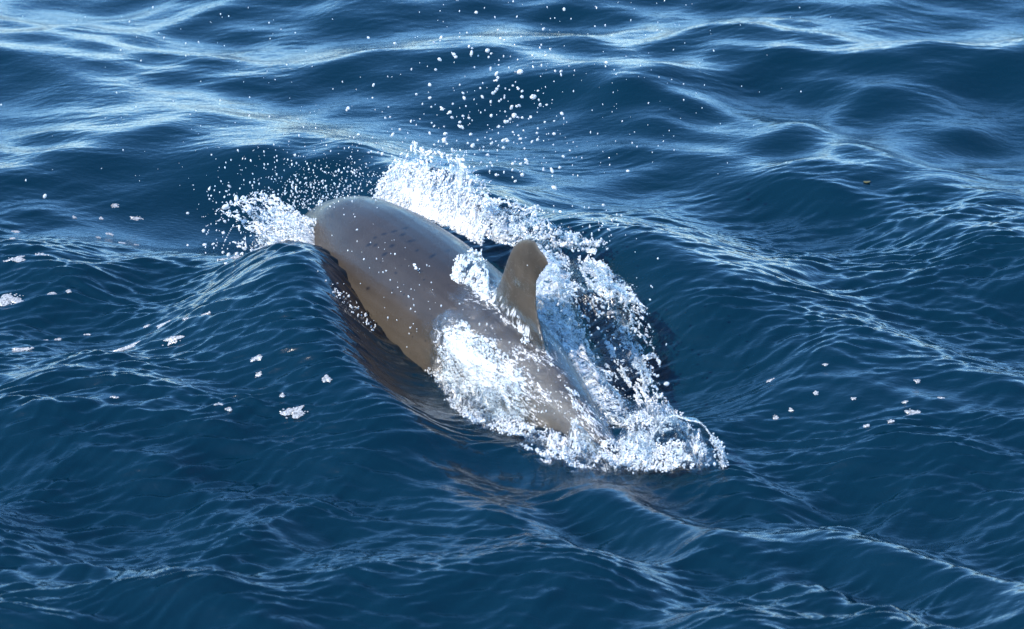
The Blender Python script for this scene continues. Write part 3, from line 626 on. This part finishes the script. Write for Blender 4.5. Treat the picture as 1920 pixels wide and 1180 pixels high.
D += [('above the back', (x, y, WB - .15, rr)) for x, y, rr in ((914, 95, .012), (884, 100, .008), (851, 102, .009), (975, 135, .014), (1000, 182, .013), (964, 217, .013), (1008, 262, .008), (979, 328, .011), (1035, 320, .009), (1039, 352, .010), (653, 203, .009), (817, 131, .007), (750, 243, .007), (1177, 321, .007), (944, 277, .008), (700, 160, .006))]
D += [('left', (x, y, Wh - .1, rr)) for x, y, rr in ((428, 478, .010), (460, 527, .012), (411, 532, .007), (443, 372, .012), (423, 388, .013), (352, 400, .007), (352, 460, .006), (382, 433, .009), (84, 368, .009))]
LAB = {'above the head': ('water drop in the fine spray above the dolphin\'s head', 'drops above the head'),
       'fin low': ('water drop flying low over the hollow right of the tail stock', 'drops right of the tail stock'),
       'far right': ('water drop flying off towards the upper right', 'drops flying to the upper right'),
       'left': ('water drop flying off the splash left of the head', 'drops left of the head splash'),
       'upper left': ('lone water drop in the air over the waves upper left', 'drops over the waves upper left'),
       'fin': ('water drop thrown clear to the right of the dorsal fin', 'drops right of the dorsal fin'),
       'over': ('water drop in front of the dolphin\'s smooth back', 'drops in front of the back'),
       'tail': ('water drop leaping from the froth over the tail stock', 'drops over the tail stock')}
rows = []
for reg, (x, y, wd, rr) in D:
    p = at(x, y, wd); rows.append((rr * .72, reg, p))
Pz = np.array([q[2] for q in rows]); ok = Pz[:, 2] > sea_at(Pz[:, 0], Pz[:, 1]) + .015
rows = sorted([q for q, k in zip(rows, ok) if k], key=lambda q: -q[0]); COUNT = {}
_b = np.array([q[2] for q in rows[:290] if q[1] == 'above the back']); ZQ = np.quantile(_b[:, 2], [.25, .5, .75]); XM = float(np.median(_b[:, 0])); FQ = float(np.median([q[2][2] for q in rows[:290] if q[1] == 'fin']))
for i_, hgt in enumerate(('lowest part', 'lower middle', 'upper middle', 'top')):
    for j_, sd_ in enumerate(('left', 'right')): LAB['above the back %d' % (2 * i_ + j_)] = ('water drop in the %s half of the plume\'s %s over the back' % (sd_, hgt), 'drops in the plume, %s, %s half' % (hgt, sd_))
ORD = ['largest', 'second largest', 'third largest', 'fourth largest', 'fifth largest', 'sixth largest', 'seventh largest', 'eighth largest']
SV = []; SF = []
bm = bmesh.new(); bmesh.ops.create_icosphere(bm, subdivisions=1, radius=1); IV = np.array([v.co[:] for v in bm.verts]); IF = np.array([[v.index for v in f.verts] for f in bm.faces]); bm.free()
for i, (rr, reg, p) in enumerate(rows):
    rot = Matrix.Rotation(random.uniform(0, 6.28), 4, 'Z') @ Matrix.Rotation(random.uniform(-.5, .5), 4, 'X')
    if i < 290:
        o = bpy.data.objects.new('water_drop', DM[i % len(DM)]); COL.objects.link(o)
        o.matrix_world = Matrix.Translation(p) @ rot @ Matrix.Diagonal((rr * .9, rr * .9, rr * .9, 1))
        if reg == 'above the back': reg += ' %d' % (2 * int(np.searchsorted(ZQ, p[2])) + (p[0] > XM))
        if reg == 'fin' and p[2] < FQ: reg = 'fin low'
        c_ = COUNT[reg] = COUNT.get(reg, -1) + 1
        tag(o, ORD[c_] + ' ' + LAB[reg][0] if c_ < len(ORD) else 'smaller ' + LAB[reg][0], 'water drop', LAB[reg][1])
    else:
        R3 = np.array(rot.to_3x3()); st = np.array([1, 1, random.uniform(1, 2.2)]) * rr * .9
        SF.append(IF + len(IV) * len(SV)); SV.append((IV * st) @ R3.T + p)
tag(link('spray', fast_mesh('spray', np.concatenate(SV), np.concatenate(SF)), M_DROP), 'fine spray of tiny white droplets hanging over the dolphin', None, None, 'stuff')

# ------------------------------------------------------------------ foam flecks on the water
bm = bmesh.new(); bmesh.ops.create_icosphere(bm, subdivisions=2, radius=1); BV = np.array([v.co[:] for v in bm.verts]); BF = np.array([[v.index for v in f.verts] for f in bm.faces]); bm.free()
def foam_patch(px, py, wpx, hpx, seed, label, group=None):
    r = np.random.default_rng(seed); c = on_sea(px, py); sx = wpx * DIST / FPX / 2 * .75; sy = hpx * DIST / FPX / math.sin(PITCH) / 2 * .6
    NR, NA = 5, 34; a = np.arange(NA) / NA * 6.2832; ir = 1 if wpx > 24 else .45; out_ = 1 + ir * .28 * np.sin(3 * a + seed) + ir * .2 * np.sin(5 * a + 2 * seed) + .05 * r.normal(0, 1, NA)
    q = (np.arange(1, NR + 1) / NR)[:, None] * out_[None, :]; x = np.append((sx * q * np.cos(a)).ravel(), 0) + c[0]; y = np.append((sy * q * np.sin(a)).ravel(), 0) + c[1]
    h = np.append(np.repeat(np.array([.0022, .0024, .0020, .0012, -.0012]), NA), .0022) * r.uniform(.6, 1.3, NR * NA + 1)
    V = [np.stack([x, y, sea_at(x, y) + h], 1)]; F = []
    for k in range(NR - 1):
        for m in range(NA):
            p, p2 = k * NA + m, k * NA + (m + 1) % NA; F += [(p, p + NA, p2 + NA), (p, p2 + NA, p2)]
    F += [(NR * NA, m, (m + 1) % NA) for m in range(NA)]; F = [np.array(F)]
    n = int(np.clip(sx * sy / .00004, 4, 60)); b_ = r.uniform(0, 6.283, n); w_ = r.uniform(.75, 1.3, n); xb = c[0] + sx * w_ * np.cos(b_); yb = c[1] + sy * w_ * np.sin(b_); zb = sea_at(xb, yb); o_ = NR * NA + 1
    for i in range(n):
        rr = r.uniform(.0012, .0030); F.append(BF + o_ + len(BV) * i); V.append(BV * np.array([rr * 1.2, rr * 1.4, rr * .6]) + np.array([xb[i], yb[i], zb[i] + rr * .1]))
    o = link('foam_patch', fast_mesh('foam_patch', np.concatenate(V) - c, np.concatenate(F)), M_FROTH); o.location = c
    tag(o, label, 'foam', group)
ORDL = ['leftmost', 'second', 'third', 'fourth', 'fifth', 'sixth', 'seventh', 'eighth', 'ninth', 'tenth', 'eleventh', 'twelfth', 'thirteenth', 'fourteenth', 'rightmost']
G = 'flecks of foam floating on the sea'
for i, (x, y, w_, h_, lab) in enumerate([
    (553, 771, 52, 16, 'largest oval foam patch on the smooth water below the splash'), (235, 654, 72, 9, 'long streak of foam on the crest left of the dolphin'),
    (325, 636, 44, 10, 'slanting foam streak nearest the dolphin on the left crest'), (40, 656, 52, 8, 'thin foam streak at the left edge on the crest'),
    (18, 562, 66, 18, 'bright foam clump cut by the left edge of the picture'), (78, 479, 30, 14, 'blurred foam clump upper left of the bright edge clump'),
    (30, 486, 50, 10, 'blurred row of froth at the left edge beside a foam clump'), (97, 552, 22, 9, 'small blurred foam fleck right of the bright edge clump'),
    (1711, 775, 30, 12, 'biggest round foam fleck on the dark water at right'), (1443, 714, 18, 7, 'bright foam fleck right of the clear water bubble'),
    (408, 760, 28, 10, 'ragged foam fleck left of the oval foam patch'), (612, 711, 22, 10, 'foam fleck on the shoulder of the wave above the oval patch'),
    (482, 671, 28, 8, 'foam fleck beneath the curling ridge left of the dolphin'), (440, 488, 70, 10, 'line of froth trailing left from the head splash')]):
    foam_patch(x, y, w_, h_, 300 + i, lab, G)
for i, (x, y, w_, h_) in enumerate(sorted([(1721, 715, 14, 6), (1764, 747, 16, 6), (1697, 754, 10, 5), (1455, 784, 14, 7), (1483, 769, 10, 5), (1530, 737, 12, 5), (1600, 748, 10, 4), (1625, 798, 14, 5), (1670, 790, 12, 5), (1548, 684, 10, 4)])):
    foam_patch(x, y, w_, h_, 400 + i, ('rightmost' if i == 9 else ORDL[i]) + (' ' if i in (0, 9) else ' from the left, ') + 'tiny foam fleck on the dark rippled water right of the dolphin', 'tiny foam flecks at right')
for i, (x, y, w_, h_) in enumerate(sorted([(128, 546, 14, 7), (205, 439, 22, 8), (185, 446, 12, 6), (255, 410, 30, 9), (230, 457, 22, 10), (255, 460, 12, 6), (215, 386, 20, 9), (140, 408, 12, 6), (190, 410, 14, 8), (30, 435, 24, 8), (22, 448, 12, 6)])):
    foam_patch(x, y, w_, h_, 450 + i, ORDL[i] + (' ' if i == 0 else ' from the left, ') + 'small blurred foam fleck on the dark water left of the head', 'blurred foam flecks left of the head')
for i, (x, y, w_, h_) in enumerate(sorted([(110, 637, 22, 6), (85, 641, 14, 5), (165, 628, 16, 4), (305, 609, 30, 6), (275, 612, 16, 5), (430, 768, 14, 5), (485, 703, 16, 6), (530, 742, 12, 4), (385, 588, 22, 5), (350, 600, 18, 4), (215, 745, 14, 4)])):
    foam_patch(x, y, w_, h_, 480 + i, ORDL[i] + (' ' if i == 0 else ' from the left, ') + 'small foam fleck on the rippled slope left of the dolphin', 'small foam flecks on the left slope')
def scrap():
    c = on_sea(1625, 343); bm = bmesh.new(); N_ = 14
    vs = [[bm.verts.new((.010 * math.cos(k / N_ * 6.283) * (1 if math.cos(k / N_ * 6.283) < .8 else 1.2), .006 * math.sin(k / N_ * 6.283), z + .0008 * math.cos(k / N_ * 12.6))) for k in range(N_)] for z in (0, .0025)]
    bm.faces.new(vs[0][::-1]); bm.faces.new(vs[1])
    for k in range(N_): bm.faces.new((vs[0][k], vs[0][(k + 1) % N_], vs[1][(k + 1) % N_], vs[1][k]))
    me = bpy.data.meshes.new('leaf'); bm.to_mesh(me); bm.free()
    o = link('leaf', me, mat_plain('yellowed_leaf', (.10, .09, .03))); o.location = (c[0], c[1], c[2] + .002)
    tag(o, 'tiny yellowish leaf adrift on the smooth water at right', 'leaf')
scrap()
